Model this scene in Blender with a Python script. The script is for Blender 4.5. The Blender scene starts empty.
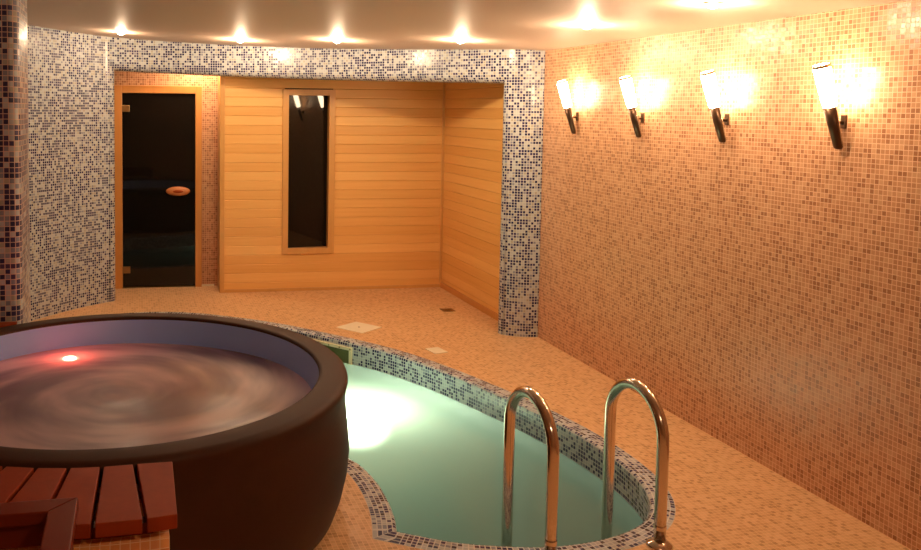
import bpy, bmesh, math, random
from mathutils import Vector, Matrix
random.seed(7)
C = bpy.context.scene.collection
PI = math.pi
T = 0.0215            # mosaic pitch (m)
TB = 0.0280           # larger mosaic on the corner pier and the bench base
XW = 3.078            # right wall
KC = -0.051           # ceiling slope along x
def ceil_z(x): return 2.2198 + KC*(x - XW)

# ------------------------------------------------------------------ materials
def new_mat(name):
    m = bpy.data.materials.new(name); m.use_nodes = True
    nt = m.node_tree; nt.nodes.clear()
    out = nt.nodes.new('ShaderNodeOutputMaterial')
    return m, nt, out
def N(nt, t, **kw):
    n = nt.nodes.new(t)
    for k, v in kw.items(): setattr(n, k, v)
    return n
def L(nt, a, b): nt.links.new(a, b)
def math_node(nt, op, a=None, b=None):
    n = N(nt, 'ShaderNodeMath', operation=op)
    for i, v in enumerate((a, b)):
        if v is None: continue
        if isinstance(v, (int, float)): n.inputs[i].default_value = v
        else: L(nt, v, n.inputs[i])
    return n.outputs[0]
def principled(nt, out, **kw):
    b = N(nt, 'ShaderNodeBsdfPrincipled')
    for k, v in kw.items(): b.inputs[k].default_value = v
    L(nt, b.outputs[0], out.inputs[0]); return b
def plain(name, col, rough=.5, metal=0., spec=.5, noise=0., scale=8.):
    m, nt, out = new_mat(name)
    b = principled(nt, out, Roughness=rough, Metallic=metal)
    b.inputs['Specular IOR Level'].default_value = spec
    b.inputs['Base Color'].default_value = (*col, 1)
    if noise:
        tc = N(nt, 'ShaderNodeTexCoord'); nz = N(nt, 'ShaderNodeTexNoise')
        nz.inputs['Scale'].default_value = scale; nz.inputs['Detail'].default_value = 3
        L(nt, tc.outputs['Object'], nz.inputs['Vector'])
        mx = N(nt, 'ShaderNodeMix', data_type='RGBA')
        mx.inputs['A'].default_value = (*[c*(1-noise) for c in col], 1)
        mx.inputs['B'].default_value = (*[min(1, c*(1+noise)) for c in col], 1)
        L(nt, nz.outputs[0], mx.inputs['Factor']); L(nt, mx.outputs['Result'], b.inputs['Base Color'])
    return m
def mosaic(name, stops, grout, rough=.22, gw=.075, tilt=.05, clump=.18, spec=.5):
    """one UV unit = one tile; stops = [(position, colour)] picked at random per tile"""
    m, nt, out = new_mat(name)
    b = principled(nt, out); b.inputs['Specular IOR Level'].default_value = spec
    uv = N(nt, 'ShaderNodeUVMap')
    fl = N(nt, 'ShaderNodeVectorMath', operation='FLOOR'); L(nt, uv.outputs[0], fl.inputs[0])
    fr = N(nt, 'ShaderNodeVectorMath', operation='FRACTION'); L(nt, uv.outputs[0], fr.inputs[0])
    wn = N(nt, 'ShaderNodeTexWhiteNoise', noise_dimensions='2D'); L(nt, fl.outputs[0], wn.inputs['Vector'])
    cl = N(nt, 'ShaderNodeTexNoise'); cl.inputs['Scale'].default_value = .35; cl.inputs['Detail'].default_value = 1
    L(nt, fl.outputs[0], cl.inputs['Vector'])
    v = math_node(nt, 'ADD', wn.outputs['Value'], math_node(nt, 'MULTIPLY', math_node(nt, 'SUBTRACT', cl.outputs[0], .5), clump*2))
    rp = N(nt, 'ShaderNodeValToRGB'); rp.color_ramp.interpolation = 'CONSTANT'
    el = rp.color_ramp.elements
    el[0].position, el[0].color = 0, (*stops[0][1], 1)
    el[1].position, el[1].color = stops[1][0], (*stops[1][1], 1)
    for p, c in stops[2:]:
        e = el.new(p); e.color = (*c, 1)
    L(nt, v, rp.inputs[0])
    sp = N(nt, 'ShaderNodeSeparateXYZ'); L(nt, fr.outputs[0], sp.inputs[0])
    ax = math_node(nt, 'ABSOLUTE', math_node(nt, 'SUBTRACT', sp.outputs[0], .5))
    ay = math_node(nt, 'ABSOLUTE', math_node(nt, 'SUBTRACT', sp.outputs[1], .5))
    g = math_node(nt, 'GREATER_THAN', math_node(nt, 'MAXIMUM', ax, ay), .5 - gw)
    mx = N(nt, 'ShaderNodeMix', data_type='RGBA'); L(nt, g, mx.inputs['Factor'])
    L(nt, rp.outputs[0], mx.inputs['A']); mx.inputs['B'].default_value = (*grout, 1)
    L(nt, mx.outputs['Result'], b.inputs['Base Color'])
    L(nt, math_node(nt, 'ADD', math_node(nt, 'MULTIPLY', g, .75-rough), rough), b.inputs['Roughness'])
    # each tile is set at a very slightly different tilt
    ge = N(nt, 'ShaderNodeNewGeometry')
    s1 = N(nt, 'ShaderNodeVectorMath', operation='SUBTRACT'); L(nt, wn.outputs['Color'], s1.inputs[0]); s1.inputs[1].default_value = (.5, .5, .5)
    s2 = N(nt, 'ShaderNodeVectorMath', operation='SCALE'); L(nt, s1.outputs[0], s2.inputs[0]); s2.inputs['Scale'].default_value = tilt
    s3 = N(nt, 'ShaderNodeVectorMath', operation='ADD'); L(nt, ge.outputs['Normal'], s3.inputs[0]); L(nt, s2.outputs[0], s3.inputs[1])
    s4 = N(nt, 'ShaderNodeVectorMath', operation='NORMALIZE'); L(nt, s3.outputs[0], s4.inputs[0])
    L(nt, s4.outputs[0], b.inputs['Normal'])
    return m
def board_wood(name, c1, c2, pitch, rough=.42, grain=1.):
    """UV in metres: u along the board, v across the boards"""
    m, nt, out = new_mat(name)
    b = principled(nt, out, Roughness=rough)
    uv = N(nt, 'ShaderNodeUVMap'); sp = N(nt, 'ShaderNodeSeparateXYZ'); L(nt, uv.outputs[0], sp.inputs[0])
    idx = math_node(nt, 'FLOOR', math_node(nt, 'DIVIDE', sp.outputs[1], pitch))
    wn = N(nt, 'ShaderNodeTexWhiteNoise', noise_dimensions='1D'); L(nt, idx, wn.inputs['W'])
    cb = N(nt, 'ShaderNodeCombineXYZ')
    L(nt, math_node(nt, 'ADD', math_node(nt, 'MULTIPLY', sp.outputs[0], 1.6), math_node(nt, 'MULTIPLY', wn.outputs['Value'], 40)), cb.inputs[0])
    L(nt, math_node(nt, 'MULTIPLY', sp.outputs[1], 45), cb.inputs[1]); L(nt, idx, cb.inputs[2])
    nz = N(nt, 'ShaderNodeTexNoise'); nz.inputs['Scale'].default_value = 1; nz.inputs['Detail'].default_value = 4; nz.inputs['Distortion'].default_value = .6
    L(nt, cb.outputs[0], nz.inputs['Vector'])
    f = math_node(nt, 'ADD', math_node(nt, 'MULTIPLY', nz.outputs[0], .75*grain), math_node(nt, 'MULTIPLY', math_node(nt, 'SUBTRACT', wn.outputs['Value'], .35), .6))
    mx = N(nt, 'ShaderNodeMix', data_type='RGBA', clamp_factor=True); L(nt, f, mx.inputs['Factor'])
    mx.inputs['A'].default_value = (*c1, 1); mx.inputs['B'].default_value = (*c2, 1)
    L(nt, mx.outputs['Result'], b.inputs['Base Color'])
    return m
def solid_wood(name, c1, c2, rough=.35, scale=(3, 40, 40), coat=0., spec=.5):
    m, nt, out = new_mat(name)
    b = principled(nt, out, Roughness=rough); b.inputs['Coat Weight'].default_value = coat; b.inputs['Specular IOR Level'].default_value = spec
    tc = N(nt, 'ShaderNodeTexCoord'); mp = N(nt, 'ShaderNodeMapping'); mp.inputs['Scale'].default_value = scale
    L(nt, tc.outputs['Object'], mp.inputs[0])
    nz = N(nt, 'ShaderNodeTexNoise'); nz.inputs['Scale'].default_value = 1; nz.inputs['Detail'].default_value = 4
    L(nt, mp.outputs[0], nz.inputs['Vector'])
    mx = N(nt, 'ShaderNodeMix', data_type='RGBA'); L(nt, nz.outputs[0], mx.inputs['Factor'])
    mx.inputs['A'].default_value = (*c1, 1); mx.inputs['B'].default_value = (*c2, 1)
    L(nt, mx.outputs['Result'], b.inputs['Base Color'])
    return m
def emit(name, col, s):
    m, nt, out = new_mat(name); e = N(nt, 'ShaderNodeEmission')
    e.inputs[0].default_value = (*col, 1); e.inputs[1].default_value = s
    L(nt, e.outputs[0], out.inputs[0]); return m
def milky_water(name, col, see, swirl=None, refr=False, rough=.12, bump=.25, bscale=3., gloss=1.):
    """cloudy water: light passes diffusely through it from below, a little is seen straight through, the top reflects"""
    m, nt, out = new_mat(name)
    d = N(nt, 'ShaderNodeBsdfDiffuse'); t = N(nt, 'ShaderNodeBsdfTranslucent'); tr = N(nt, 'ShaderNodeBsdfRefraction' if refr else 'ShaderNodeBsdfTransparent')
    if refr: tr.inputs['Roughness'].default_value = .55; tr.inputs['IOR'].default_value = 1.33
    gl = N(nt, 'ShaderNodeBsdfGlossy'); gl.inputs['Roughness'].default_value = rough
    d.inputs[0].default_value = t.inputs[0].default_value = (*col, 1)
    tr.inputs[0].default_value = (*[min(1, c*1.1) for c in col], 1)
    tc = N(nt, 'ShaderNodeTexCoord')
    if swirl:
        c2, cen, sc = swirl
        mp = N(nt, 'ShaderNodeMapping'); mp.inputs['Location'].default_value = (-cen[0], -cen[1], 0)
        L(nt, tc.outputs['Object'], mp.inputs[0])
        sp = N(nt, 'ShaderNodeSeparateXYZ'); L(nt, mp.outputs[0], sp.inputs[0])
        r = math_node(nt, 'SQRT', math_node(nt, 'ADD', math_node(nt, 'MULTIPLY', sp.outputs[0], sp.outputs[0]), math_node(nt, 'MULTIPLY', sp.outputs[1], sp.outputs[1])))
        a = math_node(nt, 'ARCTAN2', sp.outputs[1], sp.outputs[0])
        a2 = math_node(nt, 'ADD', a, math_node(nt, 'MULTIPLY', r, -3.2))
        cb = N(nt, 'ShaderNodeCombineXYZ')
        L(nt, math_node(nt, 'MULTIPLY', math_node(nt, 'COSINE', a2), math_node(nt, 'MULTIPLY', r, 1.1)), cb.inputs[0]); L(nt, math_node(nt, 'MULTIPLY', math_node(nt, 'SINE', a2), math_node(nt, 'MULTIPLY', r, 1.1)), cb.inputs[1])
        L(nt, math_node(nt, 'MULTIPLY', r, sc), cb.inputs[2])
        nz = N(nt, 'ShaderNodeTexNoise'); nz.inputs['Scale'].default_value = 1.5; nz.inputs['Detail'].default_value = 3; nz.inputs['Roughness'].default_value = .45
        L(nt, cb.outputs[0], nz.inputs['Vector'])
        rp = N(nt, 'ShaderNodeValToRGB'); rp.color_ramp.elements[0].position = .34; rp.color_ramp.elements[1].position = .68
        rp.color_ramp.interpolation = 'EASE'
        rp.color_ramp.elements[0].color = (*c2, 1); rp.color_ramp.elements[1].color = (*col, 1)
        L(nt, nz.outputs[0], rp.inputs[0]); L(nt, rp.outputs[0], d.inputs[0]); L(nt, rp.outputs[0], t.inputs[0])
    bz = N(nt, 'ShaderNodeTexNoise'); bz.inputs['Scale'].default_value = bscale; bz.inputs['Detail'].default_value = 2
    L(nt, tc.outputs['Object'], bz.inputs['Vector'])
    bp = N(nt, 'ShaderNodeBump'); bp.inputs['Strength'].default_value = bump; bp.inputs['Distance'].default_value = .03
    L(nt, bz.outputs[0], bp.inputs['Height']); L(nt, bp.outputs[0], gl.inputs['Normal'])
    m1 = N(nt, 'ShaderNodeMixShader'); m1.inputs[0].default_value = .55; L(nt, d.outputs[0], m1.inputs[1]); L(nt, t.outputs[0], m1.inputs[2])
    m2 = N(nt, 'ShaderNodeMixShader'); m2.inputs[0].default_value = see; L(nt, m1.outputs[0], m2.inputs[1]); L(nt, tr.outputs[0], m2.inputs[2])
    fr = N(nt, 'ShaderNodeFresnel'); fr.inputs[0].default_value = 1.33
    m3 = N(nt, 'ShaderNodeMixShader'); L(nt, math_node(nt, 'MULTIPLY', fr.outputs[0], gloss), m3.inputs[0]); L(nt, m2.outputs[0], m3.inputs[1]); L(nt, gl.outputs[0], m3.inputs[2])
    L(nt, m3.outputs[0], out.inputs[0]); return m

NAVY, PLUM, GREYV, PALE, SAND = (.018, .020, .085), (.045, .034, .115), (.24, .26, .34), (.46, .49, .52), (.40, .38, .33)
M = {
 'arch': mosaic('blue white mosaic', [(0, NAVY), (.32, PLUM), (.49, GREYV), (.64, PALE), (.88, SAND)], (.53, .54, .53), gw=.10, clump=.12),
 'pier': mosaic('blue mosaic large', [(0, NAVY), (.34, PLUM), (.52, GREYV), (.72, PALE), (.88, SAND)], (.72, .52, .42), gw=.065, rough=.3),
 'rim': mosaic('pool edge mosaic', [(0, NAVY), (.30, PLUM), (.48, GREYV), (.64, PALE)], (.58, .58, .57), gw=.10),
 'wall': mosaic('peach mosaic', [(0, (.37, .155, .068)), (.20, (.50, .235, .115)), (.50, (.57, .285, .145)), (.80, (.62, .34, .185))], (.82, .55, .36), gw=.07, rough=.28, tilt=.07, spec=.35),
 'floor': mosaic('sand floor mosaic', [(0, (.48, .25, .10)), (.15, (.60, .34, .155)), (.45, (.66, .40, .19)), (.80, (.71, .45, .235))], (.84, .56, .32), gw=.06, rough=.38, tilt=.04),
 'base': mosaic('bench base mosaic', [(0, (.64, .21, .045)), (.3, (.76, .28, .07)), (.7, (.80, .33, .09))], (.88, .55, .28), gw=.05, rough=.35),
 'ceil': plain('painted ceiling', (.62, .46, .36), .55, noise=.03, scale=1.5),
 'pine': board_wood('pine boards', (.90, .54, .185), (.74, .37, .095), .089),
 'pine_trim': solid_wood('pine trim', (.70, .38, .12), (.60, .29, .08), scale=(30, 30, 2)),
 'alder': solid_wood('door frame alder', (.66, .30, .085), (.56, .23, .055), scale=(30, 30, 2)),
 'dark_glass': plain('dark tinted glass', (.006, .005, .004), .03, spec=.35),
 'handle_wood': solid_wood('handle wood', (.55, .20, .06), (.45, .14, .04), scale=(3, 30, 30)),
 'brass': plain('bronze hinge', (.42, .25, .10), .3, 1.),
 'steel': plain('polished steel', (.72, .62, .52), .12, 1.),
 'bronze': plain('dark bronze', (.13, .075, .045), .33, .85, noise=.15),
 'silver': plain('brushed edge', (.75, .62, .50), .25, 1.),
 'glow': emit('sconce glass lit', (1, .74, .45), 44),
 'bulb': emit('halogen bulb', (1, .82, .55), 60),
 'red': emit('red lamp', (1, .12, .08), 22),
 'white_enamel': plain('white spotlight ring', (.8, .74, .64), .3),
 'cream': plain('cream plastic', (.78, .70, .48), .4),
 'hatch': plain('pale stone hatch', (.86, .78, .60), .45, noise=.05, scale=20),
 'drain': plain('drain metal', (.25, .16, .08), .4, .7),
 'vinyl': plain('brown vinyl', (.050, .017, .007), .55, noise=.12, scale=14, spec=.2),
 'liner': plain('lavender liner', (.30, .47, 1.0), .38, noise=.04, scale=5),
 'mahogany': solid_wood('mahogany slats', (.34, .050, .010), (.24, .034, .008), rough=.45, scale=(30, 30, 6), spec=.12),
 'mahogany2': solid_wood('mahogany lacquer', (.20, .024, .006), (.13, .015, .004), rough=.35, scale=(6, 6, 6), spec=.16),
 'dark': plain('dark inset', (.012, .005, .003), .5),
 'pool_water': milky_water('cloudy pool water', (.118, .178, .138), .25, refr=True, rough=.10, bump=.25),
 'tub_water': milky_water('foaming tub water', (.97, .79, .69), .0, swirl=((.34, .275, .275), (-.02, .05), 2.3), rough=.22, bump=.5, bscale=2.5, gloss=.8),
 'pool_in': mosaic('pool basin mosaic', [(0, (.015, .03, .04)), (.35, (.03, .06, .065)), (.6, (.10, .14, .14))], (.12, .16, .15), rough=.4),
 'plaster': plain('plain wall', (.42, .24, .12), .7, noise=.05),
}

# ------------------------------------------------------------------ mesh helpers
class MB:
    def __init__(s): s.bm = bmesh.new(); s.uv = s.bm.loops.layers.uv.new('UVMap')
    def face(s, pts, uvs=None, smooth=False):
        f = s.bm.faces.new([s.bm.verts.new(p) for p in pts]); f.smooth = smooth
        if uvs:
            for l, u in zip(f.loops, uvs): l[s.uv].uv = u
        return f
    def grid(s, P, U=None, smooth=True, close=False):
        """P: rows of points (shared verts)"""
        V = [[s.bm.verts.new(p) for p in row] for row in P]
        n = len(P); m = len(P[0])
        for i in range(n-1):
            for j in range(m if close else m-1):
                k = (j+1) % m
                f = s.bm.faces.new((V[i][j], V[i][k], V[i+1][k], V[i+1][j])); f.smooth = smooth
                if U:
                    for l, (a, b) in zip(f.loops, ((i, j), (i, j+1), (i+1, j+1), (i+1, j))): l[s.uv].uv = U[a][min(b, len(U[a])-1)]
        return V
    def box(s, x0, x1, y0, y1, z0, z1, bevel=0, mat=None):
        r = bmesh.ops.create_cube(s.bm, size=1)
        vs = r['verts']
        for v in vs:
            v.co = Vector((x0 + (v.co.x+.5)*(x1-x0), y0 + (v.co.y+.5)*(y1-y0), z0 + (v.co.z+.5)*(z1-z0)))
        if bevel:
            es = list({e for v in vs for e in v.link_edges})
            rr = bmesh.ops.bevel(s.bm, geom=es, offset=bevel, segments=2, affect='EDGES', profile=.6)
            vs = list({v for f in rr['faces'] for v in f.verts} | {v for v in vs if v.is_valid})
        if mat is not None:
            for v in vs: v.co = mat @ v.co
        return s
    def prism(s, poly, z0, z1, bevel=0):
        n = len(poly)
        a = [s.bm.verts.new((*p, z0)) for p in poly]; b = [s.bm.verts.new((*p, z1)) for p in poly]
        fs = [s.bm.faces.new(list(reversed(a))), s.bm.faces.new(b)]
        for i in range(n): fs.append(s.bm.faces.new((a[i], a[(i+1) % n], b[(i+1) % n], b[i])))
        if bevel:
            bmesh.ops.bevel(s.bm, geom=list({e for f in fs for e in f.edges}), offset=bevel, segments=2, affect='EDGES', profile=.6)
        return s
    def lathe(s, prof, c=(0, 0), n=64, M4=None):
        P = [[Vector((c[0]+r*math.cos(2*PI*j/n), c[1]+r*math.sin(2*PI*j/n), z)) for j in range(n)] for r, z in prof]
        if M4 is not None: P = [[M4 @ p for p in row] for row in P]
        V = s.grid(P, close=True)
        return V
    def disc(s, r, z, c=(0, 0), n=48, up=True):
        vs = [s.bm.verts.new((c[0]+r*math.cos(2*PI*j/n), c[1]+r*math.sin(2*PI*j/n), z)) for j in range(n)]
        s.bm.faces.new(vs if up else list(reversed(vs))); return s
    def tube(s, pts, r, n=16, caps=True):
        pts = [Vector(p) for p in pts]; rows = []
        up = None
        for i, p in enumerate(pts):
            t = (pts[min(i+1, len(pts)-1)] - pts[max(i-1, 0)]).normalized()
            if up is None:
                a = Vector((1, 0, 0)) if abs(t.x) < .9 else Vector((0, 1, 0)); up = (a - t*a.dot(t)).normalized()
            else: up = (up - t*up.dot(t)).normalized()
            w = t.cross(up); rr = r[i] if isinstance(r, (list, tuple)) else r
            rows.append([p + rr*(math.cos(2*PI*j/n)*up + math.sin(2*PI*j/n)*w) for j in range(n)])
        V = s.grid(rows, close=True)
        if caps:
            s.bm.faces.new(list(reversed(V[0]))); s.bm.faces.new(V[-1])
        return s
    def planar_uv(s, pitch, off=(0, 0)):
        s.bm.normal_update()
        for f in s.bm.faces:
            n = f.normal; ax = max(range(3), key=lambda i: abs(n[i]))
            for l in f.loops:
                p = l.vert.co
                u = (p.y, p.z) if ax == 0 else ((p.x, p.z) if ax == 1 else (p.x, p.y))
                l[s.uv].uv = (u[0]/pitch + off[0], u[1]/pitch + off[1])
        return s
    def build(s, name, mat, parent=None, local=False):
        bm = s.bm
        bmesh.ops.recalc_face_normals(bm, faces=bm.faces) if not getattr(s, 'keep', False) else None
        if parent is not None and not local:
            loc = WORLD.get(parent.name, Vector((0, 0, 0)))
            for v in bm.verts: v.co = v.co - loc
        me = bpy.data.meshes.new(name); bm.to_mesh(me); bm.free()
        me.materials.append(mat)
        o = bpy.data.objects.new(name, me); C.objects.link(o)
        if parent is not None:
            o.parent = parent; WORLD[o.name] = WORLD.get(parent.name, Vector((0, 0, 0)))
        return o
WORLD = {}
def thing(name, label, cat, loc=(0, 0, 0), group=None):
    o = bpy.data.objects.new(name, None); C.objects.link(o); o.location = loc
    o.empty_display_size = .1
    WORLD[o.name] = Vector(loc); o['label'] = label; o['category'] = cat
    if group: o['group'] = group
    return o
def tag(o, label, cat, group=None, kind=None):
    o['label'] = label; o['category'] = cat
    if group: o['group'] = group
    if kind: o['kind'] = kind
    return o
def structure(o): o['kind'] = 'structure'; return o
def catmull(P, n=8, closed=False):
    out = []; m = len(P)
    for i in range(m if closed else m-1):
        g = lambda k: Vector(P[k % m]) if closed else Vector(P[max(0, min(m-1, k))])
        a, b, c, d = g(i-1), g(i), g(i+1), g(i+2)
        for k in range(n):
            t = k/n
            out.append(.5*((2*b) + (-a+c)*t + (2*a-5*b+4*c-d)*t*t + (-a+3*b-3*c+d)*t**3))
    if not closed: out.append(Vector(P[-1]))
    return out
def resample(P, step):
    L_ = [0]
    for a, b in zip(P, P[1:]): L_.append(L_[-1] + (b-a).length)
    n = max(2, int(L_[-1]/step)); out = []; j = 0
    for i in range(n+1):
        s = L_[-1]*i/n
        while j < len(P)-2 and L_[j+1] < s: j += 1
        t = (s-L_[j])/max(1e-9, L_[j+1]-L_[j]); out.append(P[j].lerp(P[j+1], t))
    return out, L_[-1]

# ------------------------------------------------------------------ camera
f_px, cy_px, HC = 836.11, 161.34, 1.7597
cam = bpy.data.cameras.new('camera'); camo = bpy.data.objects.new('camera', cam); C.objects.link(camo)
right = Vector((.9822736, -.1872760, .0081367)); up = Vector((.0036919, .0627259, .9980240)); fwd = right.cross(up)*-1
camo.matrix_world = Matrix(((right.x, up.x, -fwd.x, 0), (right.y, up.y, -fwd.y, 0), (right.z, up.z, -fwd.z, HC), (0, 0, 0, 1)))
cam.sensor_fit = 'HORIZONTAL'; cam.sensor_width = 36; cam.lens = f_px*36/921
cam.shift_x = (460.5-295)/921; cam.shift_y = -(275-cy_px)/921; cam.clip_start = .05
bpy.context.scene.camera = camo

# ------------------------------------------------------------------ pool outline (plan)
inner_raw = [(1.072, 3.258), (1.098, 3.37), (1.118, 3.53), (1.122, 3.72), (1.10, 3.89), (1.056, 4.02), (.95, 4.27), (.75, 4.55), (.45, 4.80), (.1, 4.95), (-.22, 5.06),
 (-.50, 5.35), (-.66, 5.8), (-.68, 6.3), (-.60, 6.7), (-.42, 7.0), (-.1, 7.12),
 (.2, 7.12), (.47, 7.04), (.70, 6.90), (.9, 6.76), (1.15, 6.54), (1.4, 6.26), (1.6, 6.02), (1.8, 5.74), (1.96, 5.43), (2.085, 5.12), (2.185, 4.83), (2.275, 4.54),
 (2.34, 4.25), (2.378, 3.98), (2.385, 3.75), (2.365, 3.55), (2.315, 3.38), (2.245, 3.26), (2.16, 3.17), (2.06, 3.108), (1.95, 3.066), (1.82, 3.040), (1.7, 3.032), (1.58, 3.042),
 (1.44, 3.075), (1.29, 3.127), (1.17, 3.195), (1.072, 3.258)]
inner, plen = resample(catmull([(*p, 0) for p in inner_raw], 8), .03)   # first = last = the sharp corner beside the tub
nI = len(inner)
def out_normal(i):
    a = inner[max(0, i-1)]; b = inner[min(nI-1, i+1)]; t = (b-a).normalized()
    return Vector((t.y, -t.x, 0))
# orient outward: compare with the centroid side
def poly_area(P): return .5*sum(P[i].x*P[(i+1) % len(P)].y - P[(i+1) % len(P)].x*P[i].y for i in range(len(P)))
sgn = 1 if poly_area(inner[:-1]) > 0 else -1
nor = [out_normal(i)*sgn for i in range(nI)]
mit = (nor[0]+nor[-1]).normalized(); cosm = max(.4, mit.dot(nor[0]))
RIMW = .105
def offset(d):
    P = [inner[i] + nor[i]*d for i in range(nI)]
    # mitre at the corner
    P[0] = P[-1] = inner[0] + mit*d/cosm
    return P
outer = offset(RIMW)
# --- floor with the pool cut out
mb = MB(); bm = mb.bm
fx0, fx1, fy0, fy1 = -2.6, XW, -1.6, 8.5
corners = [bm.verts.new((x, y, 0)) for x, y in ((fx0, fy0), (fx1, fy0), (fx1, fy1), (fx0, fy1))]
es = [bm.edges.new((corners[i], corners[(i+1) % 4])) for i in range(4)]
hv = [bm.verts.new((p.x, p.y, 0)) for p in outer[:-1]]
es += [bm.edges.new((hv[i], hv[(i+1) % len(hv)])) for i in range(len(hv))]
bmesh.ops.triangle_fill(bm, use_beauty=True, use_dissolve=False, edges=es)
for f in bm.faces:
    if f.normal.z < 0: f.normal_flip()
mb.planar_uv(T); mb.keep = True
floor = structure(mb.build('floor', M['floor']))
# --- pool edge: flat mosaic band, small rounded nose, vertical face down to the water
rows, uvs = [], []
for d, z, v in ((RIMW, .0005, 0), (.018, .003, .087), (.008, .0, .098), (.002, -.007, .108), (0, -.018, .118), (0, -.10, .20), (0, -.34, .44)):
    P = offset(d); rows.append([Vector((p.x, p.y, z)) for p in P]); uvs.append([(i*plen/(nI-1)/T, v/T) for i in range(nI)])
mb = MB(); mb.grid(rows, uvs)
structure(mb.build('pool_edge', M['rim']))
rows, uvs = [], []
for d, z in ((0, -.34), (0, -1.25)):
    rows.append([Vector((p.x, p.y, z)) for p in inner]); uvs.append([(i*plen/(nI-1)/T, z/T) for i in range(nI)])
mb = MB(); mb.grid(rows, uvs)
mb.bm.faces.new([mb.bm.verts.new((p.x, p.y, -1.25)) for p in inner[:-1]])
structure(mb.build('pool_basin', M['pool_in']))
WZ = -.16
mb = MB(); bm = mb.bm
hv = [bm.verts.new((p.x, p.y, WZ)) for p in offset(.002)[:-1]]
bmesh.ops.triangle_fill(bm, use_beauty=True, use_dissolve=False, edges=[bm.edges.new((hv[i], hv[(i+1) % len(hv)])) for i in range(len(hv))])
for f in bm.faces:
    if f.normal.z < 0: f.normal_flip()
mb.keep = True
tag(mb.build('pool_water', M['pool_water']), 'cloudy green pool water glowing white beside the round tub', 'water', kind='stuff')

# ------------------------------------------------------------------ walls and ceiling
def tiled_box(name, mat, x0, x1, y0, y1, z0, z1, pitch=T, off=(0, 0)):
    mb = MB(); mb.box(x0, x1, y0, y1, z0, z1); mb.planar_uv(pitch, off); return structure(mb.build(name, mat))
tiled_box('wall_right', M['wall'], XW, XW+.12, fy0, fy1, 0, ceil_z(XW))
tiled_box('wall_front', M['plaster'], fx0-.1, XW+.12, fy0-.1, fy0, 0, 2.6)
mb = MB()
x0, x1, y0, y1 = fx0, XW+.12, fy0, fy1+.1
zz = lambda x: ceil_z(x)
mb.face([(x0, y0, zz(x0)), (x1, y0, zz(x1)), (x1, y1, zz(x1)), (x0, y1, zz(x0))])
mb.face([(x0, y0, zz(x0)+.1), (x0, y1, zz(x0)+.1), (x1, y1, zz(x1)+.1), (x1, y0, zz(x1)+.1)])
for a, b in (((x0, y0), (x1, y0)), ((x1, y0), (x1, y1)), ((x1, y1), (x0, y1)), ((x0, y1), (x0, y0))):
    mb.face([(*a, zz(a[0])), (*b, zz(b[0])), (*b, zz(b[0])+.1), (*a, zz(a[0])+.1)])
bmesh.ops.remove_doubles(mb.bm, verts=mb.bm.verts, dist=1e-5)
structure(mb.build('ceiling', M['ceil']))
# left wall: plain
mb = MB(); mb.box(fx0-.1, fx0, fy0, fy1, 0, zz(fx0)); structure(mb.build('wall_left', M['plaster']))
# corner pier, rounded vertical edges
pp = []
def rounded_rect(x0, x1, y0, y1, r, n=6):
    P = []
    for cx, cy, a in ((x1-r, y1-r, 0), (x0+r, y1-r, 90), (x0+r, y0+r, 180), (x1-r, y0+r, 270)):
        for k in range(n+1):
            t = math.radians(a + 90*k/n); P.append(Vector((cx+r*math.cos(t), cy+r*math.sin(t), 0)))
    return P
P = rounded_rect(-1.75, -.608, 4.655, 5.10, .05); P.append(P[0])
acc = [0]
for a, b in zip(P, P[1:]): acc.append(acc[-1]+(b-a).length)
mb = MB()
mb.grid([[Vector((p.x, p.y, 0)) for p in P], [Vector((p.x, p.y, zz(p.x))) for p in P]],
        [[(a/TB, 0) for a in acc], [(a/TB, 2.35/TB) for a in acc]])
structure(mb.build('wall_pier', M['pier']))

# curved mosaic arch wall with a wide opening and rounded edges
arch_raw = [(-1.62, 5.0), (-1.60, 5.5), (-1.45, 6.05), (-1.2, 6.55), (-.88, 7.03), (-.71, 7.24), (-.52, 7.45), (-.3, 7.63), (-.18, 7.69), (.1, 7.72), (.4, 7.70), (.7, 7.64), (1.05, 7.53), (1.4, 7.36), (1.69, 7.17),
            (2.04, 6.88), (2.31, 6.62), (2.557, 6.36), (2.76, 6.14), (2.87, 6.03), (2.97, 5.975), (3.077, 5.955)]
AC, alen = resample(catmull([(*p, 0) for p in arch_raw], 10), .03)
nA = len(AC); us = [alen*i/(nA-1) for i in range(nA)]
def arch_at(u):
    k = max(0, min(nA-1.0001, u/alen*(nA-1))); i = int(k); return AC[i].lerp(AC[i+1], k-i)
def arch_n(u):      # towards the back
    t = (arch_at(u+.02)-arch_at(u-.02)).normalized(); return Vector((-t.y, t.x, 0))
def u_of_x(x):
    return min((u for u in us if arch_at(u).y > 5.9), key=lambda u: abs(arch_at(u).x-x))
uL, uR = u_of_x(-.185), u_of_x(2.80)
def lint(x): return 1.975 + (-.0405)*(x-2.8)
RB, TH = .065, .17
def P3(u, z, depth=0):
    p = arch_at(u) + arch_n(u)*depth; return Vector((p.x, p.y, z))
mb = MB()
def quadstrip(ulist, zlo, zhi):
    rows, uv = [[], []], [[], []]
    for u in ulist:
        rows[0].append(P3(u, zlo(u))); rows[1].append(P3(u, zhi(u)))
        uv[0].append((u/T, zlo(u)/T)); uv[1].append((u/T, zhi(u)/T))
    mb.grid(rows, uv)
ceilu = lambda u: ceil_z(arch_at(u).x)+.002
edges = lambda a, b: [a] + [u for u in us if a+.008 < u < b-.008] + [b]
uLe, uRe = uL-RB, uR+RB
lintu = lambda u: lint(arch_at(u).x)
quadstrip(edges(0, uLe), lambda u: 0, ceilu)
quadstrip(edges(uRe, alen), lambda u: 0, ceilu)
quadstrip(edges(uLe, uRe), lambda u: lintu(u)+RB, ceilu)
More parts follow.
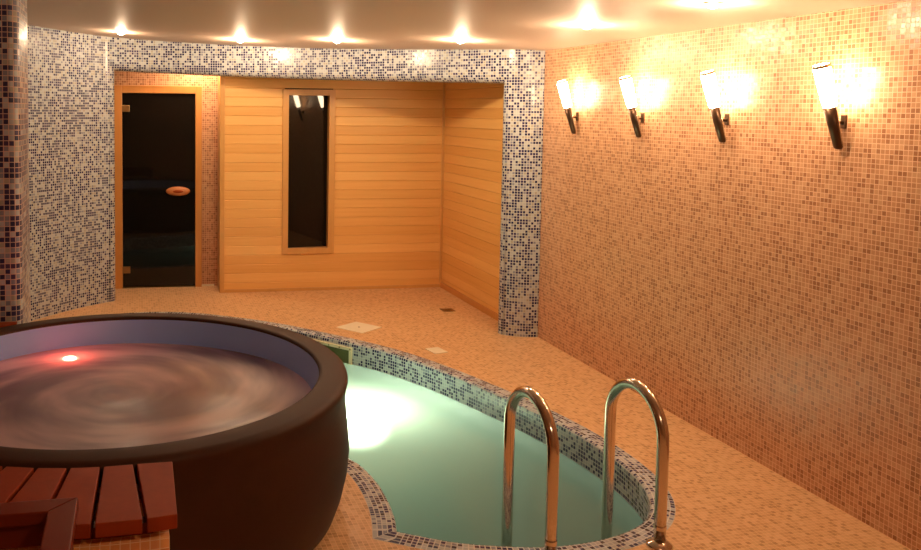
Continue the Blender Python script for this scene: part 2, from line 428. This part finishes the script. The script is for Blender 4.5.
# rounded edge swept round the opening
path = []
ml = edges(uL, uR)
prof = []
for k in range(7):
    ph = math.radians(90*k/6); prof.append((RB*(1-math.sin(ph)), RB*(1-math.cos(ph)), RB*ph))
prof.append((0, TH, RB*PI/2 + TH-RB))
def sweep(pts_fn, n):
    rows, uv = [], []
    for d, dep, arc in prof:
        r, q = [], []
        for i in range(n):
            p, w = pts_fn(i, d, dep, arc); r.append(p); q.append(w)
        rows.append(r); uv.append(q)
    mb.grid(rows, uv)
def left_j(i, d, dep, arc):
    z = (lintu(uL)+d)*i; u = uL-d; return P3(u, z, dep), ((uLe+arc)/T, z/T)
def right_j(i, d, dep, arc):
    z = (lintu(uR)+d)*i; u = uR+d; return P3(u, z, dep), ((uRe-arc)/T, z/T)
nl = len(ml)
def lin_j(i, d, dep, arc):
    k = i/(nl-1); u = (uL-d)*(1-k) + (uR+d)*k; z = lintu(min(max(u, uL), uR))+d
    return P3(u, z, dep), (u/T, (lintu(u)+RB-arc)/T)
sweep(left_j, 2); sweep(right_j, 2); sweep(lin_j, nl)
# back face of the lintel and jambs
def back(ulist, zlo):
    mb.grid([[P3(u, zlo(u), TH) for u in ulist], [P3(u, ceilu(u), TH) for u in ulist]], [[(u/T, zlo(u)/T) for u in ulist], [(u/T, ceilu(u)/T) for u in ulist]])
back(edges(uL-.6, uL), lambda u: 0); back(edges(uL, uR), lintu)
bmesh.ops.remove_doubles(mb.bm, verts=mb.bm.verts, dist=1e-4)
structure(mb.build('wall_arch', M['arch']))

# ------------------------------------------------------------------ alcove: door wall, sauna front, wood side wall
AA = -.035
def alc(x, y0=8.255, x0=-.124): return y0 + AA*(x-x0)
RZ = Matrix.Rotation(AA, 4, 'Z')
# door wall, built as a strip with the doorway left open; local frame origin at (-.124, 8.255)
DW = Matrix.Translation((-.124, 8.255, 0)) @ RZ
def dbox(mb, x0, x1, y0, y1, z0, z1, bevel=0): mb.box(x0, x1, y0, y1, z0, z1, bevel, DW)
mb = MB()
for a in ((-1.2, -.085, 0, .15, 0, 2.46), (.765, .96, 0, .15, 0, 2.40), (-.085, .765, 0, .15, 1.975, 2.43)): dbox(mb, *a)
mb.planar_uv(T); structure(mb.build('wall_back', M['wall']))
# glass door
d1 = structure(thing('door_1', 'dark glass sauna door in an orange wooden frame', 'door', (.225, 8.243, 0)))
mb = MB(); dbox(mb, -.085, -.001, -.035, .09, 0, 1.975, .006); mb.build('door_jamb', M['alder'], d1)
mb = MB(); dbox(mb, .701, .765, -.035, .09, 0, 1.975, .006); mb.build('door_jamb', M['alder'], d1)
mb = MB(); dbox(mb, -.001, .701, -.035, .09, 1.902, 1.975, .006); mb.build('door_head', M['alder'], d1)
mb = MB(); dbox(mb, .001, .699, -.012, -.004, .012, 1.899, .002); mb.build('glass_pane', M['dark_glass'], d1)
mb = MB(); dbox(mb, -.001, .701, .05, .09, .0, 1.902); mb.build('door_backing', M['dark'], d1)
for z in (1.752, .182):
    mb = MB(); dbox(mb, -.012, .072, -.030, -.012, z-.033, z+.033, .004); h = mb.build('hinge', M['brass'], d1)
mb = MB()
HM = DW @ Matrix.Translation((.533, -.012, .948)) @ Matrix.Rotation(PI/2, 4, 'X')
prof_h = [(0, .035), (.35, .034), (.62, .030), (.85, .022), (.97, .010), (1.0, 0)]
Pm = [[HM @ Vector((r*.118*math.cos(2*PI*j/40), r*.047*math.sin(2*PI*j/40), z)) for j in range(40)] for r, z in prof_h]
mb.grid(Pm, close=True); hd = mb.build('door_handle', M['handle_wood'], d1)
mb = MB()
Pm = [[HM @ Vector((r*math.cos(2*PI*j/24)*.05, r*math.sin(2*PI*j/24)*.016, z)) for j in range(24)] for r, z in ((1, .033), (.8, .0365), (0.01, .0365))]
mb.grid(Pm, close=True); mb.build('handle_inlay', M['mahogany'], hd)
mb = MB(); dbox(mb, .765, .89, -.012, 0, 0, .018); structure(mb.build('baseboard_back', M['hatch']))

# sauna front: horizontal boards, window opening
SW = Matrix.Translation((.83, 7.906, 0)) @ RZ
BP = .089
def boards(mb, M4, x0, x1, z0, z1, th=.02, holes=()):
    """shiplap boards facing -y of M4, each with eased edges; UV metres"""
    k0 = int(z0/BP); k1 = int(math.ceil(z1/BP))
    for k in range(k0, k1):
        a, b = max(z0, k*BP), min(z1, (k+1)*BP)
        if b-a < .01: continue
        spans = [(x0, x1)]
        for hx0, hx1, hz0, hz1 in holes:
            if a < hz1-.01 and b > hz0+.01:
                spans = [(x0, hx0), (hx1, x1)]
        for s0, s1 in spans:
            g = .0035
            pr = [(a, .006), (a+g*.5, .0024), (a+g*1.6, 0), (b-g*1.6, 0), (b-g*.5, .0024), (b, .006)]
            rows = [[M4 @ Vector((x, y, z)) for x in (s0, s1)] for z, y in pr]
            uv = [[(x, min(max(z, a+.002), b-.002)) for x in (s0, s1)] for z, y in pr]
            mb.grid(rows, uv, smooth=False)
WX0, WX1, WZ0, WZ1 = .555, 1.065, .36, 1.95       # outer edge of the window casing (local x)
mb = MB(); boards(mb, SW, .0, 2.162, .0, 2.34, holes=((WX0+.02, WX1-.02, WZ0+.02, WZ1-.02),))
sauna = structure(mb.build('wall_sauna', M['pine']))
mb = MB(); mb.box(-.045, 0, .012, .09, 0, 2.33, 0, SW); mb.box(-.045, .0, -.016, .012, 0, 2.33, .004, SW)
structure(mb.build('trim_1', M['pine_trim']))
mb = MB(); mb.box(-.045, -.03, .09, .36, 0, 2.33, 0, SW); structure(mb.build('wall_sauna_return', M['pine_trim']))
w1 = structure(thing('window_1', 'tall narrow dark sauna window in a pine casing', 'window', (1.64, 7.88, .36)))
fr = 0.058
for a in ((WX0, WX0+fr, WZ0, WZ1), (WX1-fr, WX1, WZ0, WZ1), (WX0+fr, WX1-fr, WZ1-fr, WZ1), (WX0+fr, WX1-fr, WZ0, WZ0+fr)):
    mb = MB(); mb.box(a[0], a[1], -.016, .012, a[2], a[3], .003, SW); mb.build('window_casing', M['pine_trim'], w1)
mb = MB()
for a in ((WX0+fr-.012, WX0+fr, WZ0+fr, WZ1-fr), (WX1-fr, WX1-fr+.012, WZ0+fr, WZ1-fr), (WX0+fr, WX1-fr, WZ1-fr, WZ1-fr+.012), (WX0+fr, WX1-fr, WZ0+fr-.012, WZ0+fr)):
    mb.box(a[0], a[1], .0121, .085, a[2], a[3], 0, SW)
mb.build('window_reveal', M['alder'], w1)
mb = MB(); pm = SW @ Matrix.Translation((WX0+fr, .014, 0)) @ Matrix.Rotation(.150, 4, 'Z'); mb.box(.001, (WX1-WX0-2*fr)/math.cos(.150)-.002, 0, .006, WZ0+fr, WZ1-fr, 0, pm); mb.build('window_pane', M['dark_glass'], w1)
# side wall clad in the same boards, facing -x
XS = 2.992
SM = Matrix.Translation((XS, 7.835, 0)) @ Matrix.Rotation(-PI/2, 4, 'Z')
mb = MB(); boards(mb, SM, 0.0, 1.66, .0, 2.28)
mb.box(0, 1.66, .016, .08, 0, 2.2, 0, SM)
structure(mb.build('wall_sauna_side', M['pine']))
mb = MB(); mb.box(-.005, .018, -.02, .003, 0, 2.2, .003, SM); structure(mb.build('trim_2', M['pine_trim']))
mb = MB(); mb.box(.0, 1.66, -.014, 0, 0, .055, .003, SM); structure(mb.build('baseboard_side', M['alder']))
mb = MB(); mb.box(.0, 2.15, -.012, 0, 0, .030, .003, SW); structure(mb.build('baseboard_sauna', M['pine_trim']))

# ------------------------------------------------------------------ floor hatches, drain
def slab(name, pts, z, mat, label, cat):
    mb = MB(); mb.prism(pts, 0, z, .001); return tag(mb.build(name, mat), label, cat)
c0 = thing('floor_hatch', 'larger pale square hatch plate on the floor before the sauna', 'hatch', (1.77, 6.45, 0))
mb = MB(); mb.prism([(1.588, 6.482), (1.748, 6.273), (1.957, 6.424), (1.794, 6.627)], 0, .004, .001); mb.build('plate', M['hatch'], c0)
mb = MB(); mb.lathe([(.001, .0055), (.009, .0055), (.009, .004)], (1.772, 6.452), 16); mb.build('screw', M['drain'], c0)
slab('floor_hatch', [(2.095, 5.785), (2.122, 5.650), (2.232, 5.674), (2.205, 5.81)], .004, M['hatch'], 'smaller pale square plate on the floor beside the pool edge', 'hatch')
dr = thing('floor_drain', 'small dark floor drain in front of the sauna', 'drain', (2.70, 6.90, 0))
mb = MB(); mb.box(2.645, 2.755, 6.845, 6.955, 0, .003, .001); mb.build('drain_frame', M['drain'], dr)
mb = MB()
for k in range(5): mb.box(2.655+k*.019, 2.669+k*.019, 6.855, 6.945, .003, .0045)
mb.build('drain_grate', M['brass'], dr)

# ------------------------------------------------------------------ skimmer in the pool wall
i0 = min(range(nI), key=lambda i: (inner[i]-Vector((1.465, 6.18, 0))).length)
sc_ = inner[i0]; n_ = nor[i0]; t_ = Vector((-n_.y, n_.x, 0))
if t_.x < 0: t_ = -t_
SKM = Matrix(((t_.x, n_.x, 0, sc_.x), (t_.y, n_.y, 0, sc_.y), (0, 0, 1, -.012), (0, 0, 0, 1)))
sk = thing('pool_skimmer', 'cream skimmer frame in the pool wall right behind the tub', 'skimmer', (sc_.x, sc_.y, -.2))
mb = MB()
for a in ((-.21, .21, -.045, -.022), (-.21, .21, -.185, -.160), (-.21, -.185, -.160, -.045), (.185, .21, -.160, -.045)):
    mb.box(a[0], a[1], -.022, .03, a[2], a[3], .003, SKM)
mb.build('skimmer_frame', M['cream'], sk)
mb = MB(); mb.box(-.185, .185, -.014, -.004, -.160, -.045, 0, SKM); mb.build('skimmer_mouth', plain('skimmer flap', (.10, .11, .03), .4), sk)
for sx in (-.198, -.1, 0, .1, .198):
    for sz in (-.034, -.172):
        mb = MB(); mb.lathe([(.006, 0), (.006, .003), (.001, .004)], n=10, M4=SKM @ Matrix.Translation((sx, -.022, sz)) @ Matrix.Rotation(PI/2, 4, 'X')); mb.build('screw', M['drain'], sk)

# ------------------------------------------------------------------ hand rails of the pool ladder
def rail(base, label):
    r = thing('ladder_rail', label, 'handrail', (base[0], base[1], 0), 'ladder rails at the pool edge')
    ph = math.radians(92); d = Vector((math.cos(ph), math.sin(ph), 0)); Ls = .36; top = .632-.024; R_ = Ls/2
    pts = [Vector((0, 0, .0)), Vector((0, 0, .2))]
    pts += [Vector((0, 0, top-R_-.02))]
    for k in range(1, 18):
        a = PI*k/18; c = d*R_
        pts.append(c - d*R_*math.cos(a) + Vector((0, 0, top-R_ + R_*math.sin(a))))
    pts += [d*Ls + Vector((0, 0, top-R_-.02)), d*Ls + Vector((0, 0, 0)), d*Ls + Vector((0, 0, -1.0))]
    mb = MB(); mb.tube(pts, .0235, 20); mb.build('rail_tube', M['steel'], r, local=True)
    mb = MB(); mb.lathe([(.052, .0), (.052, .006), (.048, .013), (.034, .020), (.026, .026), (.0236, .026)], n=32); mb.build('flange', M['steel'], r, local=True)
    mb = MB(); mb.lathe([(.0236, .070), (.0248, .072), (.0248, .088), (.0236, .090)], n=24); mb.build('collar', M['steel'], r, local=True)
    return r
rail((2.085, 2.955), 'right curved steel handrail of the pool ladder nearest the peach wall')
rail((1.590, 2.925), 'left curved steel handrail of the pool ladder nearest the tub')

# ------------------------------------------------------------------ hot tub
TC = (-.0816, 3.7226)
tub = thing('hot_tub', 'round brown soft sided hot tub with lavender lining and foaming water', 'hot tub', (*TC, 0))
mb = MB()
mb.lathe([(.86, 0), (.945, .004), (.975, .03), (1.0, .10), (1.022, .20), (1.03, .29), (1.022, .38), (1.012, .46), (1.008, .51), (1.012, .545), (1.017, .57)], TC, 128)
shell = mb.build('shell', M['vinyl'], tub)
mb = MB()
mb.lathe([(1.017, .57), (1.020, .585), (1.017, .598), (1.005, .608), (.985, .6125), (.94, .6145), (.912, .6145), (.900, .612), (.8945, .607), (.893, .598)], TC, 128)
mb.build('rim', M['vinyl'], tub)
mb = MB()
mb.lathe([(.893, .598), (.888, .58), (.880, .54), (.872, .48), (.860, .38), (.80, .14), (.001, .13)], TC, 128)
mb.build('liner', M['liner'], tub)
mb = MB()
rows = []
for r in (.001, .1, .2, .3, .4, .5, .6, .7, .8, .8715):
    rows.append([Vector((TC[0]+r*math.cos(2*PI*j/96), TC[1]+r*math.sin(2*PI*j/96), .474 + .004*math.sin(3*2*PI*j/96+r*9)*(r/.9))) for j in range(96)])
mb.grid(rows, close=True)
tw = mb.build('water', M['tub_water'], tub); tw['label'] = 'swirling pinkish foam water'
# red underwater lamp near the back of the tub
RL = Vector((-.335, 4.36, .452))
mb = MB(); mb.lathe([(.045, .452), (.045, .462), (.03, .478), (.001, .484)], (RL.x, RL.y), 24)
rl = mb.build('red_lamp', M['red'], tub); rl['label'] = 'glowing red lamp in the tub water'

# slatted wooden bench round the near side of the tub, on a tiled base
zt = .604
bench = thing('slatted_bench', 'fan of dark red wooden slats along the near side of the tub', 'bench', (TC[0], TC[1]-1.2, 0))
def pol(r, a): # a measured clockwise from straight towards the camera side (-y)
    t = math.radians(a); return (TC[0]+r*math.sin(t), TC[1]-r*math.cos(t))
gaps = [4.25 - 5.86*k for k in range(12)]
mb = MB(); g = .006
mb.prism([pol(1.024, 4.25+.36), (.1135+.002, 2.702), (.1135, 2.337), pol(1.402, 4.25+.27)], zt-.042, zt, .003); mb.build('slat', M['mahogany'], bench)
for k in range(11):
    a0, a1 = gaps[k+1], gaps[k]
    gi, go = math.degrees(.0065/1.01), math.degrees(.0065/1.4)
    mb = MB(); mb.prism([pol(1.024, a0+gi), pol(1.024, a1-gi), pol(1.402, a1-go), pol(1.402, a0+go)], zt-.042, zt, .003)
    mb.build('slat', M['mahogany'], bench)
mb = MB()
for r0, r1 in ((1.08, 1.12), (1.30, 1.34)):
    n = 24
    for k in range(n):
        a0, a1 = 5.5 - 66*k/n, 5.5 - 66*(k+1)/n
        mb.prism([pol(r0, a1), pol(r0, a0), pol(r1, a0), pol(r1, a1)], zt-.075, zt-.0425)
bmesh.ops.remove_doubles(mb.bm, verts=mb.bm.verts, dist=1e-5)
mb.build('batten', M['mahogany2'], bench)
# tiled base under the bench: front curved face, end face, top
mb = MB(); a_end, a_far, rb = 7.3, -61, 1.372; n = 40
arc = [pol(rb, a_end + (a_far-a_end)*k/n) for k in range(n+1)]
arcl = [math.radians(abs(a_far-a_end))*rb*k/n for k in range(n+1)]
mb.grid([[Vector((*p, 0)) for p in arc], [Vector((*p, zt-.076)) for p in arc]], [[(a/TB, .3) for a in arcl], [(a/TB, .3+(zt-.076)/TB) for a in arcl]])
arc2 = [pol(1.05, a_end+2 + (a_far-a_end)*k/n) for k in range(n+1)]
mb.grid([[Vector((*p, zt-.076)) for p in arc], [Vector((*p, zt-.076)) for p in arc2]], [[(a/TB, 0) for a in arcl], [(a/TB, .32/TB) for a in arcl]])
for A, B in ((arc[0], arc2[0]), (arc[-1], arc2[-1])):
    mb.face([(*A, 0), (*B, 0), (*B, zt-.076), (*A, zt-.076)], [(0, 0), (11.5, 0), (11.5, 19), (0, 19)])
bmesh.ops.remove_doubles(mb.bm, verts=mb.bm.verts, dist=1e-5)
mb.build('tiled_base', M['base'], bench)

# short wooden ledge between the tub and the corner pier
led = thing('wooden_ledge', 'dark red wooden ledge between the tub and the mosaic pier at left', 'ledge', (-.8, 4.5, 0))
xs = [-.625, -.73, -.835]
def ry(x): return TC[1] + math.sqrt(max(.01, 1.05**2-(x-TC[0])**2))
for a, b in zip(xs, xs[1:]):
    mb = MB(); mb.prism([(b+.005, ry(b+.005)), (a-.005, ry(a-.005)), (a-.005, 4.652), (b+.005, 4.652)], zt-.042, zt, .0025); mb.build('slat', M['mahogany'], led)
mb = MB(); mb.box(-.83, -.66, 4.61, 4.652, 0, zt-.0425); mb.build('support', M['mahogany2'], led)

# ------------------------------------------------------------------ mitred wooden frame stand at the lower left
st = thing('wooden_stand', 'dark red lacquered wooden stand with a mitred frame top at lower left', 'stand', (-.46, 1.93, 0))
sx0, sx1, sy0, sy1, sz, bw, bt = -.80, -.154, 1.62, 2.246, .72, .072, .034
O = [(sx0, sy0), (sx1, sy0), (sx1, sy1), (sx0, sy1)]; I = [(sx0+bw, sy0+bw), (sx1-bw, sy0+bw), (sx1-bw, sy1-bw), (sx0+bw, sy1-bw)]
for k in range(4):
    a, b = k, (k+1) % 4
    mb = MB(); mb.prism([O[a], O[b], I[b], I[a]], sz-bt, sz, .004); mb.build('top_bar', M['mahogany2'], st)
for x, y in ((sx0+.012, sy0+.012), (sx1-.062, sy0+.012), (sx1-.062, sy1-.062), (sx0+.012, sy1-.062)):
    mb = MB(); mb.box(x, x+.05, y, y+.05, 0, sz-bt, .003); mb.build('leg', M['mahogany2'], st)
mb = MB(); mb.box(sx0+.03, sx1-.03, sy0+.03, sy1-.03, .30, .322, .002); mb.build('shelf', M['mahogany2'], st)
for a in ((sx0+.062, sx1-.062, sy1-.045, sy1-.025), (sx0+.062, sx1-.062, sy0+.025, sy0+.045)):
    mb = MB(); mb.box(a[0], a[1], a[2], a[3], sz-bt-.07, sz-bt, .002); mb.build('apron', M['mahogany2'], st)
for x in (sx0+.025, sx1-.045):
    mb = MB(); mb.box(x, x+.02, sy0+.062, sy1-.062, sz-bt-.07, sz-bt, .002); mb.build('apron', M['mahogany2'], st)

# ------------------------------------------------------------------ lamps
def light(name, kind, loc, power, col, size=.03, parent=None, spot=None, rot=None, blend=.6):
    d = bpy.data.lights.new(name, kind); d.energy = power; d.color = col
    d.shadow_soft_size = size
    if kind == 'SPOT': d.spot_size = math.radians(spot); d.spot_blend = blend
    o = bpy.data.objects.new(name, d); C.objects.link(o)
    if parent is not None: o.parent = parent
    o.location = loc
    if rot: o.rotation_euler = rot
    return o
WARM = (1.0, .71, .45)
# torch sconces: build one, copy it
def make_sconce():
    r = thing('wall_sconce', '', 'wall lamp', (XW, 0, 1.62), 'torch sconces on the peach wall')
    A, B = Vector((-.021, 0, 0)), Vector((-.077, 0, .186)); Tp = Vector((-.131, 0, .362))
    ax = (B-A).normalized(); side = Vector((0, 1, 0)); outw = side.cross(ax).normalized()
    if outw.x > 0: outw = -outw
    def ring(c, w, dpt, n=14, flat=True):
        P = [c + side*w*math.cos(PI*k/n) + outw*dpt*math.sin(PI*k/n) for k in range(n+1)]
        return P
    mb = MB(); rows = [ring(A + ax*t*(B-A).length, w, dp) for t, w, dp in ((0, .017, .010), (.04, .022, .018), (.5, .0265, .023), (1, .031, .028))]
    V = mb.grid(rows, close=True); mb.bm.faces.new(V[0]); mb.bm.faces.new(V[-1]); mb.build('handle', M['bronze'], r, local=True)
    mb = MB()
    for s in (-1, 1):
        p = [A + side*s*.020 - outw*.0015 + ax*.008, B + side*s*.031 - outw*.0015]
        mb.tube(p, .0032, 8)
    mb.build('edge_strip', M['silver'], r, local=True)
    mb = MB(); n = 20
    rows = [[c + rr*(side*math.cos(2*PI*j/n) + outw*math.sin(2*PI*j/n)) for j in range(n)] for c, rr in ((B, .026), (B.lerp(Tp, .08), .029), (B.lerp(Tp, .5), .032), (Tp, .035))]
    V = mb.grid(rows, close=True); mb.bm.faces.new(V[-1]); mb.bm.faces.new(list(reversed(V[0])))
    mb.build('glass_shade', M['glow'], r, local=True)
    mb = MB()
    rows = [[c + rr*(side*math.cos(2*PI*j/n) + outw*math.sin(2*PI*j/n)) for j in range(n)] for c, rr in ((Tp-ax*.006, .0355), (Tp-ax*.006, .038), (Tp+ax*.008, .038), (Tp+ax*.008, .033))]
    mb.grid(rows, close=True); mb.build('shade_ring', M['silver'], r, local=True)
    mb = MB(); mid = A.lerp(B, .62)
    mb.box(-.008, 0, -.015, .015, .09, .15, .003); mb.tube([Vector((-.009, 0, mid.z)), mid - outw*.002], .008, 10)
    mb.build('wall_bracket', M['bronze'], r, local=True)
    return r
S0 = make_sconce()
def copy_thing(src, loc, label):
    r = src.copy(); C.objects.link(r); r.location = loc; r['label'] = label
    for ch in [o for o in bpy.data.objects if o.parent == src]:
        c = ch.copy(); C.objects.link(c); c.parent = r
    return r
LB = ['glowing torch sconce on the peach wall, nearest the blue pillar', 'second glowing torch sconce on the peach wall from the blue pillar',
      'third glowing torch sconce on the peach wall from the blue pillar', 'glowing torch sconce on the peach wall, farthest from the blue pillar']
kids0 = [o for o in bpy.data.objects if o.parent == S0]
for k, y in enumerate((5.45, 4.672, 3.922, 3.178)):
    if k == 0: S0.location = (XW, y, 1.604); S0['label'] = LB[0]
    else: copy_thing(S0, (XW, y, 1.604), LB[k])
# recessed ceiling spots
TILT = math.atan(-KC)
def make_spot():
    r = thing('ceiling_spotlight', '', 'ceiling light', (0, 0, 0), 'recessed spotlights in the ceiling')
    mb = MB(); mb.lathe([(.044, -.0005), (.044, -.005), (.038, -.008), (.030, -.006), (.027, -.0015)], n=32); mb.build('ring', M['white_enamel'], r, local=True)
    mb = MB(); mb.lathe([(.026, -.002), (.026, -.010), (.02, -.019), (.010, -.024), (.001, -.025)], n=24); mb.build('bulb', M['bulb'], r, local=True)
    return r
SP0 = make_spot()
SPOTS = [(-.113, 7.09, 'ceiling spotlight nearest the left end of the blue arch, over the tub side', 7), (.862, 6.98, 'second ceiling spotlight from the left along the blue arch', 8),
         (1.541, 6.36, 'third ceiling spotlight from the left along the blue arch', 7), (2.279, 5.67, 'fourth ceiling spotlight from the left, near the blue pillar', 6),
         (2.514, 4.379, 'ceiling spotlight above the second and third wall sconces', 5), (2.534, 3.352, 'ceiling spotlight nearest the camera at the top edge', 5)]
for k, (x, y, lab, pw) in enumerate(SPOTS):
    loc = (x, y, ceil_z(x))
    if k == 0: sp = SP0; sp.location = loc; sp['label'] = lab
    else: sp = copy_thing(SP0, loc, lab)
    sp.rotation_euler = (0, TILT, 0)
    light('spot_bulb', 'POINT', (0, 0, -.05), pw, WARM, .025, sp)
# spot inside the alcove, hidden behind the arch
lx, ly = .62, 8.0
sp = copy_thing(SP0, (lx, ly, ceil_z(lx)), 'ceiling spotlight inside the alcove behind the arch, before the door'); sp.rotation_euler = (0, TILT, 0)
light('spot_bulb', 'POINT', (0, 0, -.05), 9, WARM, .025, sp)
# unseen spot added behind the camera to light the bench base, stand and pier
sp = copy_thing(SP0, (1.0, .5, ceil_z(1.0)), 'added fill spotlight on the ceiling behind the viewpoint, out of view'); sp.rotation_euler = (0, TILT, 0)
light('spot_bulb', 'POINT', (0, 0, -.05), 17, WARM, .025, sp)
# underwater lamps
ul = thing('underwater_light', 'bright underwater lamp in the pool wall beside the tub', 'pool light', (1.0, 4.2, -.5))
mb = MB(); mb.lathe([(.09, 0), (.09, .02), (.075, .03)], n=32, M4=Matrix.Translation((1.02, 4.14, -.55)) @ Vector((.9, .4, 0)).to_track_quat('Z', 'Y').to_matrix().to_4x4()); mb.build('lamp_ring', M['steel'], ul)
mb = MB(); mb.lathe([(.075, .03), (.04, .04), (.001, .043)], n=32, M4=Matrix.Translation((1.02, 4.14, -.55)) @ Vector((.9, .4, 0)).to_track_quat('Z', 'Y').to_matrix().to_4x4()); mb.build('lens', M['bulb'], ul)
light('pool_lamp', 'POINT', (1.40, 5.12, -.44), 240, (1, .93, .74), .16)
light('tub_red_lamp', 'POINT', (RL.x, RL.y, .42), 2, (1, .12, .08), .02)

# ------------------------------------------------------------------ world, view
w = bpy.data.worlds.new('world'); bpy.context.scene.world = w; w.use_nodes = True
bg = w.node_tree.nodes['Background']; bg.inputs[0].default_value = (1, .6, .35, 1); bg.inputs[1].default_value = .02
sc = bpy.context.scene
sc.view_settings.view_transform = 'Standard'; sc.view_settings.look = 'None'
sc.view_settings.exposure = 0.48; sc.view_settings.gamma = 1; sc.view_settings.use_curve_mapping = False
sc.cycles.use_denoising = True
sc.cycles.max_bounces = 10; sc.cycles.diffuse_bounces = 6
sc.cycles.sample_clamp_indirect = 6
